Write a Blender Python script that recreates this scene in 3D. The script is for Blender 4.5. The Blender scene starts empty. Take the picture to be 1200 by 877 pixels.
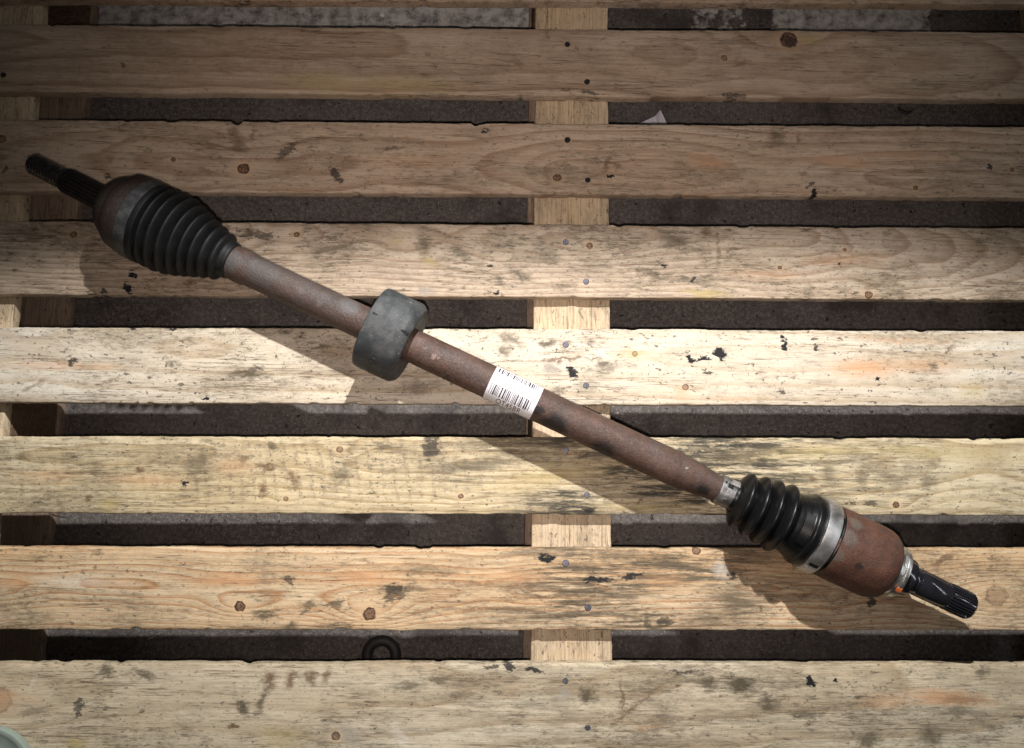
import bpy, bmesh, math, random
from mathutils import Vector, Matrix, noise

random.seed(7)
scene = bpy.context.scene
COL = scene.collection

# ------------------------------------------------------------------ camera
TOP = 0.156                 # height of the deck surface above the floor (m)
CAM_H = 1.0                 # camera height above the deck surface (m)
FPX = 940.0                 # focal length in units of a 1200-wide frame
down = Vector((-30.0, -118.5, -FPX)).normalized()
wz = -down
wy = Vector((80.0, 7438.0, -FPX)); wy = (wy - wz * wy.dot(wz)).normalized()
wx = wy.cross(wz)
ROT = Matrix((wx, wy, wz))                      # camera -> world
CAM = Vector((0.0, 0.0, TOP + CAM_H))
cam_data = bpy.data.cameras.new('camera')
cam_data.sensor_width = 36.0
cam_data.lens = 36.0 * FPX / 1200.0
cam_data.clip_start = 0.02
cam_data.clip_end = 50.0
cam = bpy.data.objects.new('camera', cam_data)
COL.objects.link(cam)
cam.matrix_world = Matrix.Translation(CAM) @ ROT.to_4x4()
scene.camera = cam


def at(px, py, z):
    """world point on the level z that shows at (px, py) of the 1200 x 877 photograph"""
    d = ROT @ Vector((px - 600.0, 438.5 - py, -FPX))
    return CAM + d * ((z - CAM.z) / d.z)


# ------------------------------------------------------------------ world and lamps
world = bpy.data.worlds.new('World')
scene.world = world
world.use_nodes = True
world.node_tree.nodes['Background'].inputs[0].default_value = (1.0, 0.9, 0.82, 1)
world.node_tree.nodes['Background'].inputs[1].default_value = 0.03


def aim(o, target, spin=0.0):
    q = (Vector(target) - o.location).to_track_quat('-Z', 'Y')
    o.rotation_mode = 'QUATERNION'
    o.rotation_quaternion = q @ Matrix.Rotation(spin, 3, 'Z').to_quaternion()


# workshop lamp high above the far side of the pallet: hard shadows towards the viewer
lamp_d = bpy.data.lights.new('workshop_lamp', 'SPOT')
lamp_d.energy = 118.0
lamp_d.color = (1.0, 0.985, 0.965)
lamp_d.shadow_soft_size = 0.014
lamp_d.spot_size = math.radians(42)
lamp_d.spot_blend = 0.5
lamp = bpy.data.objects.new('workshop_lamp', lamp_d)
COL.objects.link(lamp)
lamp.location = (0.13, 0.86, TOP + 0.99)
aim(lamp, (0.10, -0.28, TOP), math.radians(2.0))
lamp.scale = (4.0, 1.0, 1.0)

# the flash of the phone that took the picture, a little below its lens
flash_d = bpy.data.lights.new('phone_flash', 'SPOT')
flash_d.energy = 25.0
flash_d.color = (1.0, 0.845, 0.77)
flash_d.shadow_soft_size = 0.004
flash_d.spot_size = math.radians(79)
flash_d.spot_blend = 1.0
flash = bpy.data.objects.new('phone_flash', flash_d)
COL.objects.link(flash)
flash.location = CAM + Vector((-0.004, -0.024, 0.0))
aim(flash, at(635, 350, TOP))

# twin fluorescent tubes of the ceiling, well off to the right: a weak fill and the streaks on oiled steel
for k, dy in enumerate((0.0, 0.16)):
    tube_d = bpy.data.lights.new('ceiling_tube', 'AREA')
    tube_d.shape = 'RECTANGLE'
    tube_d.size = 2.2
    tube_d.size_y = 0.03
    tube_d.energy = 4.5
    tube_d.color = (0.92, 0.96, 1.0)
    to_ = bpy.data.objects.new('ceiling_tube', tube_d)
    COL.objects.link(to_)
    to_.location = (2.25, 0.10 + dy, TOP + 2.35)
    aim(to_, (0.55, -0.13, TOP))
    to_.rotation_mode = 'QUATERNION'

scene.view_settings.view_transform = 'Standard'
scene.view_settings.look = 'None'
scene.view_settings.gamma = 1.0
scene.view_settings.exposure = 0.0


# ------------------------------------------------------------------ node helpers
class Nodes:
    def __init__(self, name):
        self.mat = bpy.data.materials.new(name)
        self.mat.use_nodes = True
        self.t = self.mat.node_tree
        self.t.nodes.clear()
        self.out = self.t.nodes.new('ShaderNodeOutputMaterial')
        self.bsdf = self.t.nodes.new('ShaderNodeBsdfPrincipled')
        self.t.links.new(self.bsdf.outputs[0], self.out.inputs[0])
        self._obj = None

    def put(self, sock, v):
        if isinstance(v, bpy.types.NodeSocket):
            self.t.links.new(v, sock)
        elif isinstance(v, (tuple, list)) and sock.type == 'RGBA' and len(v) == 3:
            sock.default_value = (*v, 1)
        else:
            sock.default_value = v

    def obj(self):
        if self._obj is None:
            self._obj = self.t.nodes.new('ShaderNodeTexCoord').outputs['Object']
        return self._obj

    def m(self, op, a, b=0.0, c=0.0, clamp=False):
        n = self.t.nodes.new('ShaderNodeMath'); n.operation = op; n.use_clamp = clamp
        for i, v in enumerate((a, b, c)):
            self.put(n.inputs[i], v)
        return n.outputs[0]

    def v(self, op, a, b=(0, 0, 0)):
        n = self.t.nodes.new('ShaderNodeVectorMath'); n.operation = op
        self.put(n.inputs[0], a)
        if op == 'SCALE':
            self.put(n.inputs[3], b)
        else:
            self.put(n.inputs[1], b)
        return n.outputs[1] if op in ('LENGTH', 'DISTANCE', 'DOT_PRODUCT') else n.outputs[0]

    def mapping(self, vec, loc=(0, 0, 0), rot=(0, 0, 0), sc=(1, 1, 1), kind='POINT'):
        n = self.t.nodes.new('ShaderNodeMapping'); n.vector_type = kind
        self.put(n.inputs[0], vec)
        n.inputs[1].default_value = loc; n.inputs[2].default_value = rot; n.inputs[3].default_value = sc
        return n.outputs[0]

    def xyz(self, vec):
        n = self.t.nodes.new('ShaderNodeSeparateXYZ'); self.put(n.inputs[0], vec)
        return n.outputs

    def comb(self, x, y, z):
        n = self.t.nodes.new('ShaderNodeCombineXYZ')
        for i, q in enumerate((x, y, z)):
            self.put(n.inputs[i], q)
        return n.outputs[0]

    def noise(self, vec, scale=1.0, detail=3.0, rough=0.55, color=False, dist=0.0):
        n = self.t.nodes.new('ShaderNodeTexNoise')
        self.put(n.inputs['Vector'], vec)
        n.inputs['Scale'].default_value = scale
        n.inputs['Detail'].default_value = detail
        n.inputs['Roughness'].default_value = rough
        n.inputs['Distortion'].default_value = dist
        return n.outputs[1] if color else n.outputs[0]

    def voronoi(self, vec, scale, feature='F1'):
        n = self.t.nodes.new('ShaderNodeTexVoronoi'); n.feature = feature
        self.put(n.inputs['Vector'], vec); n.inputs['Scale'].default_value = scale
        return n.outputs

    def rng(self, x, a, b, c=0.0, d=1.0, smooth=False):
        n = self.t.nodes.new('ShaderNodeMapRange')
        if smooth:
            n.interpolation_type = 'SMOOTHSTEP'
        self.put(n.inputs[0], x)
        for i, q in enumerate((a, b, c, d)):
            self.put(n.inputs[i + 1], q)
        return n.outputs[0]

    def mix(self, f, a, b, mode='MIX'):
        n = self.t.nodes.new('ShaderNodeMix'); n.data_type = 'RGBA'; n.blend_type = mode
        self.put(n.inputs[0], f); self.put(n.inputs[6], a); self.put(n.inputs[7], b)
        return n.outputs[2]

    def bump(self, h, strength, dist):
        n = self.t.nodes.new('ShaderNodeBump')
        n.inputs['Strength'].default_value = strength
        n.inputs['Distance'].default_value = dist
        self.put(n.inputs['Height'], h)
        return n.outputs[0]

    def finish(self, color, rough, metal=0.0, bump=None, spec=None):
        self.put(self.bsdf.inputs['Base Color'], color)
        self.put(self.bsdf.inputs['Roughness'], rough)
        self.put(self.bsdf.inputs['Metallic'], metal)
        if spec is not None:
            self.put(self.bsdf.inputs['Specular IOR Level'], spec)
        if bump is not None:
            self.put(self.bsdf.inputs['Normal'], bump)
        return self.mat


STAIN = {'K': (0.009, 0.009, 0.010), 'B': (0.13, 0.075, 0.04), 'O': (0.085, 0.068, 0.042),
         'Y': (0.40, 0.31, 0.11), 'R': (0.55, 0.30, 0.15), 'W': (0.85, 0.82, 0.76), 'G': (0.30, 0.27, 0.23)}


def wood(name, seed, origin, z, light=(0.62, 0.50, 0.35), dark=(0.42, 0.27, 0.15), tint=(0.52, 0.36, 0.24),
         spacing=0.011, v0=0.0, h0=0.02, hs=0.05, hamp=0.05, ring=0.45, wobble=0.02, fibre=0.25,
         cloud=0.25, mold=0.0, moldx=(0, 0), specks=0.6, saw=0.0, sawx=(-9, 9), scratch=0.3, knots=(), stains=(), grey=0.0, lines=0.72):
    N = Nodes(name)
    p = N.obj()
    sp = N.v('ADD', p, (seed * 3.17, seed * 1.31, seed * 2.03))
    X, Y, Z = N.xyz(p)
    # growth rings of a flat-sawn plank: distance from a heart line that dips in and out of the plank
    low = N.noise(N.mapping(sp, sc=(2.0, 7.0, 3.0)), 1.0, 2.0)
    vv = N.m('ADD', N.m('SUBTRACT', Y, v0), N.m('MULTIPLY', N.m('SUBTRACT', low, 0.5), wobble * 2))
    hn = N.noise(N.mapping(sp, loc=(5, 3, 1), sc=(3.2, 0.8, 1.0)), 1.0, 2.0)
    hh = N.m('ADD', N.m('ADD', h0, N.m('MULTIPLY', X, hs)), N.m('MULTIPLY', N.m('SUBTRACT', hn, 0.5), hamp * 2))
    R = N.m('SQRT', N.m('ADD', N.m('MULTIPLY', vv, vv), N.m('MULTIPLY', hh, hh)))
    fine = N.noise(N.mapping(sp, sc=(14, 150, 40)), 1.0, 3.0)
    R = N.m('ADD', R, N.m('MULTIPLY', N.m('SUBTRACT', fine, 0.5), spacing * 0.35))
    kn_mask = None; kn_ring = None; kn_halo = None
    for (kx, ky, kr, kd) in knots:
        w = at(kx, ky, z) - origin
        kr = kr * 0.00106
        rag = N.v('ADD', p, N.v('SCALE', N.v('SUBTRACT', N.noise(sp, 190, 3.0, color=True), (0.5, 0.5, 0.5)), kr * 0.8))
        wide = N.v('LENGTH', N.mapping(p, loc=(w.x, w.y, w.z), sc=(kr * 6.5, kr * 2.8, 1.0), kind='TEXTURE'))
        g = N.m('EXPONENT', N.m('MULTIPLY', N.m('MULTIPLY', wide, wide), -1.0))
        R = N.m('ADD', R, N.m('MULTIPLY', g, kr * 2.2 * (1 if w.y > v0 else -1)))
        d = N.v('LENGTH', N.mapping(rag, loc=(w.x, w.y, 0), sc=(kr, kr * 0.92, 1000.0), kind='TEXTURE'))
        mk = N.m('MULTIPLY', N.rng(d, 1.08, 0.92), kd)
        rg = N.m('MULTIPLY', N.rng(N.m('ABSOLUTE', N.m('SUBTRACT', d, 0.88)), 0.24, 0.05), kd)
        kn_mask = mk if kn_mask is None else N.m('MAXIMUM', kn_mask, mk)
        kn_ring = rg if kn_ring is None else N.m('MAXIMUM', kn_ring, rg)
        hl = N.m('MULTIPLY', N.rng(d, 2.6, 1.0), 0.55 * kd)
        kn_halo = hl if kn_halo is None else N.m('MAXIMUM', kn_halo, hl)
    q = N.m('DIVIDE', R, spacing)
    fr = N.m('FRACT', q)
    late = N.m('MULTIPLY', N.m('POWER', fr, 2.2), N.rng(fr, 1.0, 0.90))
    amp = N.noise(N.comb(N.m('MULTIPLY', q, 0.9), N.m('MULTIPLY', X, 1.1), seed), 1.0, 2.0)
    late = N.m('MULTIPLY', late, N.rng(amp, 0.22, 0.52))
    patch = N.noise(N.mapping(sp, loc=(2, 7, 0), sc=(1.3, 9.0, 1.0)), 1.0, 3.0)
    base = N.mix(N.rng(patch, 0.40, 0.68, 0.0, 0.75), light, tint)
    base = N.mix(N.m('MULTIPLY', late, min(1.0, ring * 1.9)), base, dark)
    fib = N.noise(N.mapping(sp, sc=(45, 1100, 300)), 1.0, 3.0, 0.6)
    base = N.mix(N.m('MULTIPLY', N.rng(fib, 0.45, 0.75), fibre), base, (dark[0] * 0.8, dark[1] * 0.8, dark[2] * 0.8))
    stk = N.noise(N.mapping(sp, loc=(7, 7, 1), sc=(10, 330, 80)), 1.0, 4.0, 0.65)
    base = N.mix(N.m('MULTIPLY', N.rng(stk, 0.46, 0.66), fibre * 1.3), base, (dark[0] * 0.75, dark[1] * 0.72, dark[2] * 0.68))
    pale = N.noise(N.mapping(sp, sc=(22, 420, 100)), 1.0, 2.0)
    base = N.mix(N.rng(pale, 0.55, 0.8, 0.0, 0.35), base, (0.70, 0.62, 0.50))
    if grey > 0:
        base = N.mix(grey, base, (0.40, 0.37, 0.31))
    # handling dirt: broad clouds, broken up along the grain
    c1 = N.noise(N.mapping(sp, loc=(1, 9, 4), sc=(7, 13, 9)), 1.0, 4.0, 0.6)
    c2 = N.noise(N.mapping(sp, loc=(4, 2, 4), sc=(60, 240, 60)), 1.0, 3.0, 0.8)
    dirt = N.rng(N.m('ADD', c1, N.m('MULTIPLY', N.m('SUBTRACT', c2, 0.5), 1.25)), 0.52, 0.70)
    c3 = N.noise(N.mapping(sp, loc=(8, 2, 7), sc=(120, 330, 120)), 1.0, 2.0, 0.75)
    dirt = N.m('MULTIPLY', dirt, N.rng(c3, 0.38, 0.56, 0.2, 1.0))
    base = N.mix(N.m('MULTIPLY', dirt, cloud * 1.7, clamp=True), base, (0.085, 0.068, 0.045))
    base = N.mix(N.rng(c1, 0.47, 0.68, 0.0, min(0.7, cloud * 0.95)), base, (0.25, 0.195, 0.125))
    scr_v = N.mapping(sp, rot=(0, 0, 0.9), sc=(55, 420, 60))
    scr = N.m('MULTIPLY', N.rng(N.noise(scr_v, 1.0, 2.0), 0.64, 0.72), N.rng(N.noise(sp, 11.0, 2.0), 0.5, 0.62))
    base = N.mix(N.m('MULTIPLY', scr, scratch), base, (0.12, 0.10, 0.08))
    # hairline checks and raised grain
    ln = N.noise(N.mapping(sp, loc=(3, 1, 6), sc=(5.5, 210, 60)), 1.0, 3.0, 0.6)
    lm = N.rng(N.noise(N.mapping(sp, loc=(1, 4, 2), sc=(9, 45, 9)), 1.0, 3.0), 0.46, 0.58)
    chk = N.m('MULTIPLY', N.rng(N.m('ABSOLUTE', N.m('SUBTRACT', ln, 0.5)), 0.021, 0.006), lm)
    base = N.mix(N.m('MULTIPLY', chk, lines), base, (0.085, 0.052, 0.03))
    if mold > 0:
        reg = N.rng(N.m('ABSOLUTE', N.m('SUBTRACT', X, moldx[0])), moldx[1], moldx[1] * 0.35)
        mg = N.noise(N.mapping(sp, loc=(3, 3, 8), sc=(16, 150, 40)), 1.0, 5.0, 0.78)
        mg = N.m('MULTIPLY', N.rng(mg, 0.42, 0.56), N.rng(N.noise(N.mapping(sp, sc=(7, 24, 9)), 1.0, 4.0), 0.36, 0.52))
        base = N.mix(N.m('MULTIPLY', N.m('MULTIPLY', mg, reg), mold), base, (0.048, 0.043, 0.030))
    if saw > 0:
        tilt = N.m('ADD', X, N.m('MULTIPLY', Y, 0.22))
        wv = N.m('SINE', N.m('ADD', N.m('MULTIPLY', tilt, 430.0), N.m('MULTIPLY', N.noise(sp, 9.0, 3.0), 12.0)))
        sm = N.m('MULTIPLY', N.rng(wv, 0.2, 0.8), N.rng(N.noise(N.mapping(sp, sc=(150, 190, 50)), 1.0, 3.0, 0.75), 0.47, 0.57))
        rg2 = N.m('MULTIPLY', N.rng(X, sawx[0], sawx[0] + 0.06), N.rng(X, sawx[1], sawx[1] - 0.06))
        ym = N.rng(N.m('ABSOLUTE', N.m('SUBTRACT', Y, 0.004)), 0.042, 0.030)
        sm = N.m('MULTIPLY', N.m('MULTIPLY', sm, rg2), ym)
        base = N.mix(N.m('MULTIPLY', sm, saw), base, (0.11, 0.095, 0.075))
    # ground-in grime: fine mottling over the whole face
    gr = N.noise(N.mapping(sp, loc=(5, 5, 9), sc=(34, 70, 40)), 1.0, 5.0, 0.82)
    base = N.mix(N.rng(gr, 0.47, 0.66, 0.0, 0.06 + 0.62 * cloud), base, (0.13, 0.10, 0.065))
    # short smears dragged along or across the grain
    sm_a = N.noise(N.mapping(sp, loc=(2, 9, 3), rot=(0, 0, 0.12), sc=(30, 120, 50)), 1.0, 4.0, 0.72)
    sm_b = N.noise(N.mapping(sp, loc=(7, 1, 3), rot=(0, 0, -0.85), sc=(60, 130, 50)), 1.0, 4.0, 0.72)
    sm_m = N.rng(N.noise(N.mapping(sp, loc=(6, 6, 6), sc=(9, 18, 9)), 1.0, 2.0), 0.44, 0.60)
    smear = N.m('MULTIPLY', N.m('MAXIMUM', N.rng(sm_a, 0.585, 0.68), N.rng(sm_b, 0.60, 0.68)), sm_m)
    base = N.mix(N.m('MULTIPLY', smear, min(1.0, 0.35 + cloud * 1.2)), base, (0.06, 0.046, 0.032))
    # small dark flecks
    f1 = N.rng(N.noise(N.mapping(sp, rot=(0, 0, 0.35), sc=(120, 190, 150)), 1.0, 3.0, 0.6), 0.645, 0.675)
    f2 = N.rng(N.noise(N.v('ADD', sp, (4, 4, 4)), 330.0, 2.0, 0.5), 0.685, 0.715)
    fl = N.m('MAXIMUM', f1, f2)
    base = N.mix(N.m('MULTIPLY', fl, specks), base, (0.05, 0.042, 0.036))
    if kn_mask is not None:
        base = N.mix(kn_halo, base, (light[0] * 0.95, light[1] * 0.80, light[2] * 0.66))
        base = N.mix(kn_mask, base, N.mix(N.rng(N.noise(sp, 420, 3.0, 0.7), 0.38, 0.62), (0.27, 0.155, 0.09), (0.085, 0.045, 0.026)))
        base = N.mix(N.m('MULTIPLY', kn_ring, N.rng(N.noise(sp, 260, 3.0, 0.6), 0.38, 0.56, 0.25, 1.0)), base, (0.045, 0.026, 0.017))
    # stains, oil and scuffs with their own outline
    if stains:
        wob = N.v('SCALE', N.v('SUBTRACT', N.noise(N.mapping(sp, sc=(70, 110, 60)), 1.0, 2.0, 0.7, color=True), (0.5, 0.5, 0.5)), 0.016)
        wob2 = N.v('SCALE', N.v('SUBTRACT', N.noise(N.v('ADD', sp, (9, 2, 3)), 240.0, 2.0, 0.6, color=True), (0.5, 0.5, 0.5)), 0.006)
        pw = N.v('ADD', N.v('ADD', p, wob), wob2)
        hole = N.m('SUBTRACT', N.noise(N.mapping(sp, loc=(6, 1, 2), sc=(110, 300, 110)), 1.0, 3.0, 0.75), 0.5)
        streak = N.m('SUBTRACT', N.noise(N.mapping(sp, loc=(2, 5, 2), sc=(9, 170, 40)), 1.0, 4.0, 0.7), 0.5)
        fleck = N.noise(N.mapping(sp, loc=(4, 8, 2), sc=(75, 230, 90)), 1.0, 4.0, 0.82)
        acc = {}
        for (sx, sy, rx, ry, ang, kind, st) in stains:
            if kind in 'OGB':
                rx, ry = rx * 1.4, ry * 1.3
            w = at(sx, sy, z) - origin
            d = N.v('LENGTH', N.mapping(pw, loc=(w.x, w.y, 0), rot=(0, 0, math.radians(-ang)),
                                        sc=(rx * 0.00106, ry * 0.00106, 1000.0), kind='TEXTURE'))
            dd = N.m('ADD', d, N.m('MULTIPLY', streak if kind in 'YRW' else hole, -1.7 if kind in 'YRW' else -2.6))
            if kind in 'OGB':
                core = N.rng(d, 1.6, 0.15, -0.32, 0.34)
                mk = N.rng(N.m('ADD', fleck, core), 0.44, 0.80, 0.0, min(1.0, st * 1.05))
            else:
                soft = 0.75 if kind in 'YRW' else 0.20
                mk = N.rng(dd, 1.0 + soft * 0.5, 1.0 - soft, 0.0, min(1.0, st * (1.0 if kind in 'YRW' else 1.15)))
            acc[kind] = mk if kind not in acc else N.m('MAXIMUM', acc[kind], mk)
        for kind in 'YRWOGBK':
            if kind in acc:
                fac = acc[kind]
                base = N.mix(fac, base, STAIN[kind])
    h = N.m('ADD', N.m('MULTIPLY', late, -0.5), N.m('MULTIPLY', fib, 0.35))
    h = N.m('ADD', h, N.m('MULTIPLY', N.noise(N.mapping(sp, sc=(90, 300, 90)), 1.0, 4.0, 0.7), 0.9))
    if saw > 0:
        h = N.m('ADD', h, N.m('MULTIPLY', wv, 0.2))
    if kn_mask is not None:
        h = N.m('SUBTRACT', h, N.m('MULTIPLY', kn_ring, 1.0))
    rough = N.rng(dirt, 0.0, 1.0, 0.72, 0.58)
    return N.finish(base, rough, 0.0, N.bump(h, 0.55, 0.0009), 0.35)


def concrete():
    N = Nodes('stained_concrete')
    p = N.obj()
    X, Y, Z = N.xyz(p)
    c = N.mix(N.rng(N.noise(p, 5.0, 5.0, 0.6), 0.35, 0.68), (0.062, 0.051, 0.046), (0.120, 0.103, 0.094))
    c = N.mix(N.rng(N.noise(p, 160.0, 4.0, 0.7), 0.45, 0.75, 0.0, 0.6), c, (0.25, 0.24, 0.225))
    c = N.mix(N.rng(N.noise(p, 420.0, 2.0, 0.6), 0.60, 0.72, 0.0, 0.75), c, (0.38, 0.37, 0.35))
    c = N.mix(N.rng(N.noise(N.v('ADD', p, (3, 5, 1)), 95.0, 3.0, 0.65), 0.63, 0.66, 0.0, 0.92), c, (0.016, 0.014, 0.014))
    c = N.mix(N.rng(N.noise(N.v('ADD', p, (8, 5, 1)), 9.0, 5.0, 0.65), 0.52, 0.64, 0.0, 0.7), c, (0.04, 0.035, 0.034))
    # light falling on the floor at the far side, painted into its colour
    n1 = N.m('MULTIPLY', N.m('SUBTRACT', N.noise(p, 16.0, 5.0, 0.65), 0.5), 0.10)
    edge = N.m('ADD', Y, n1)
    painted_light = N.rng(edge, 0.585, 0.605)
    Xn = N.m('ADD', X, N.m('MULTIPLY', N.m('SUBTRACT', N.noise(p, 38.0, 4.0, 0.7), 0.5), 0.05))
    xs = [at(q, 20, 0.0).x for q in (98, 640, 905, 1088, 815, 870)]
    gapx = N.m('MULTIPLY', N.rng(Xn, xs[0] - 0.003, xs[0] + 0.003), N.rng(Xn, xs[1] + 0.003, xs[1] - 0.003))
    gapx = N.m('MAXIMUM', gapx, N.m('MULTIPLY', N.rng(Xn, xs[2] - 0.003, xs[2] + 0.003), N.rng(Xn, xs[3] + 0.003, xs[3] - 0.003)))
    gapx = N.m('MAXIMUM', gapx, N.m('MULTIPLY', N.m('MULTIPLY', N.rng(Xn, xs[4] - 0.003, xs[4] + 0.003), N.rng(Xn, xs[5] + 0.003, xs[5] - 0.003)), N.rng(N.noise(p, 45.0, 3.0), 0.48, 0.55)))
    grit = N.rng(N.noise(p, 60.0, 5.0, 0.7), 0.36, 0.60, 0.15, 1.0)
    c = N.mix(N.m('MULTIPLY', N.m('MULTIPLY', painted_light, gapx), grit), c, (0.56, 0.55, 0.52))
    h = N.m('ADD', N.noise(p, 160.0, 4.0, 0.7), N.m('MULTIPLY', N.noise(p, 12.0, 4.0), 2.0))
    return N.finish(c, 0.75, 0.0, N.bump(h, 0.5, 0.002), 0.3)


def simple(name, c1, c2, scale, rough, metal=0.0, dust=None, dust_amt=0.0, bump=0.3, spec=0.5, fine=600.0, stretch=(1, 1, 1), rough2=None, dist=0.0005):
    N = Nodes(name)
    p = N.mapping(N.obj(), sc=stretch)
    n = N.noise(p, scale, 5.0, 0.65)
    c = N.mix(N.rng(n, 0.35, 0.66), c1, c2)
    n2 = N.noise(p, fine, 3.0, 0.6)
    if dust:
        d = N.m('MULTIPLY', N.rng(N.noise(N.v('ADD', p, (7, 3, 1)), scale * 1.7, 5.0, 0.7), 0.42, 0.72), dust_amt)
        c = N.mix(d, c, dust)
        c = N.mix(N.rng(N.noise(N.v('ADD', p, (1, 3, 8)), fine * 0.7, 2.0, 0.5), 0.70, 0.75, 0.0, min(1.0, dust_amt * 1.6)), c,
                  (min(1, dust[0] * 1.7), min(1, dust[1] * 1.7), min(1, dust[2] * 1.7)))
    rv = rough if rough2 is None else N.rng(n, 0.35, 0.66, rough, rough2)
    return N.finish(c, rv, metal, N.bump(N.m('ADD', n2, N.m('MULTIPLY', n, 0.6)), bump, dist), spec)


def rust(name, base, deep, pale, pale_amt, scale=45.0, spots=()):
    N = Nodes(name)
    p = N.obj()
    X, Y, Z = N.xyz(p)
    a = N.noise(p, scale, 6.0, 0.7)
    c = N.mix(N.rng(a, 0.36, 0.66), deep, base)
    b = N.noise(N.v('ADD', p, (2, 2, 2)), scale * 9, 4.0, 0.7)
    c = N.mix(N.rng(b, 0.52, 0.74, 0.0, 0.6), c, (base[0] * 1.5, base[1] * 1.35, base[2] * 1.25))
    c = N.mix(N.rng(b, 0.42, 0.30, 0.0, 0.6), c, (deep[0] * 0.5, deep[1] * 0.5, deep[2] * 0.5))
    if pale_amt:
        m = N.m('MULTIPLY', N.rng(N.noise(N.v('ADD', p, (5, 1, 2)), scale * 0.8, 5.0, 0.75), 0.50, 0.68), pale_amt)
        c = N.mix(m, c, pale)
        c = N.mix(N.rng(N.noise(N.v('ADD', p, (5, 9, 2)), scale * 2.2, 2.0, 0.5), 0.70, 0.74, 0.0, min(1.0, pale_amt)), c, (pale[0] * 1.5, pale[1] * 1.5, pale[2] * 1.5))
    if spots:
        pw = N.v('ADD', p, N.v('SCALE', N.v('SUBTRACT', N.noise(p, 130.0, 4.0, 0.7, color=True), (0.5, 0.5, 0.5)), 0.012))
        for (x, y, z, r, col, st) in spots:
            d = N.v('LENGTH', N.mapping(pw, loc=(x, y, z), sc=(r, r, r), kind='TEXTURE'))
            c = N.mix(N.rng(d, 1.2, 0.7, 0.0, st), c, col)
    h = N.m('ADD', b, N.m('MULTIPLY', a, 1.2))
    return N.finish(c, N.rng(b, 0.3, 0.7, 0.72, 0.46), 0.0, N.bump(h, 0.8, 0.0011), 0.5)


def plain(name, col, rough, metal=0.0, spec=0.5):
    N = Nodes(name)
    n = N.noise(N.obj(), 220.0, 3.0, 0.6)
    c = N.mix(N.rng(n, 0.3, 0.7), (col[0] * 0.86, col[1] * 0.86, col[2] * 0.86), col)
    return N.finish(c, N.rng(n, 0.3, 0.7, max(0.0, rough - 0.06), rough + 0.06), metal, None, spec)


# ------------------------------------------------------------------ mesh helpers
def link(name, verts, faces, mat, parent=None, sharp=35.0, smooth=True):
    me = bpy.data.meshes.new(name)
    me.from_pydata([tuple(v) for v in verts], [], faces)
    me.validate()
    bm = bmesh.new(); bm.from_mesh(me)
    bmesh.ops.recalc_face_normals(bm, faces=bm.faces)
    bm.to_mesh(me); bm.free()
    if smooth:
        me.polygons.foreach_set('use_smooth', [True] * len(me.polygons))
        me.set_sharp_from_angle(angle=math.radians(sharp))
    me.materials.append(mat)
    o = bpy.data.objects.new(name, me)
    COL.objects.link(o)
    if parent is not None:
        o.parent = parent
    return o


def empty(name, loc, rz=0.0):
    o = bpy.data.objects.new(name, None)
    o.empty_display_size = 0.05
    COL.objects.link(o)
    o.location = loc
    o.rotation_euler = (0, 0, rz)
    return o


def tag(o, label=None, cat=None, group=None, kind=None):
    if label: o['label'] = label
    if cat: o['category'] = cat
    if group: o['group'] = group
    if kind: o['kind'] = kind
    return o


def fbm(x, s):
    return noise.fractal(Vector((x, s * 7.31, s * 1.77)), 0.9, 2.0, 4)


def plank(name, pts, thick, mat, parent, origin, seed, rough=0.0010, n=220, bev=0.0016, notches=(), across=10):
    """a sawn plank: pts = four top corners (near-left, near-right, far-right, far-left); length along the first side"""
    a0, a1, b1, b0 = [Vector(q) for q in pts]
    L = (a1 - a0).length
    verts, faces = [], []
    prof = None
    for i in range(n + 1):
        t = i / n
        A = a0.lerp(a1, t); B = b0.lerp(b1, t)
        w = (B - A).normalized(); W = (B - A).length
        ea = fbm(t * L * 14, seed) * rough + fbm(t * L * 90, seed + 3) * rough * 0.45
        eb = fbm(t * L * 14, seed + 11) * rough + fbm(t * L * 90, seed + 14) * rough * 0.45
        for (nx, side, hw, dp) in notches:
            dx = abs(t * L - nx)
            if dx < hw:
                cut = dp * math.sqrt(1 - (dx / hw) ** 2)
                if side < 0: ea += cut
                else: eb -= cut
        A2 = A + w * ea; B2 = B - w * 0 + w * eb
        W2 = (B2 - A2).length
        dz = fbm(t * L * 3, seed + 5) * 0.0007
        ch = bev * (1.0 + 0.5 * fbm(t * L * 30, seed + 8))
        ring = [(0.0, -thick + 0.001), (0.001, -thick), (W2 - 0.001, -thick), (W2, -thick + 0.001), (W2, -ch), (W2 - ch * 0.35, -ch * 0.3), (W2 - ch, 0.0)]
        for k in range(1, across):
            yy = ch + (W2 - 2 * ch) * (1 - k / across)
            ring.append((yy, fbm(t * L * 6 + k * 0.31, seed + 20) * 0.00035))
        ring += [(ch, 0.0), (ch * 0.35, -ch * 0.3), (0.0, -ch)]
        for (yy, zz) in ring:
            q = A2 + w * yy
            verts.append(Vector((q.x, q.y, q.z + zz + (dz if zz > -thick * 0.5 else 0.0))) - origin)
        prof = len(ring)
    for i in range(n):
        for k in range(prof):
            k2 = (k + 1) % prof
            faces.append((i * prof + k, (i + 1) * prof + k, (i + 1) * prof + k2, i * prof + k2))
    faces.append(tuple(range(prof)))
    faces.append(tuple(n * prof + k for k in range(prof)))
    o = link(name, verts, faces, mat, parent, sharp=40)
    return o


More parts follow.
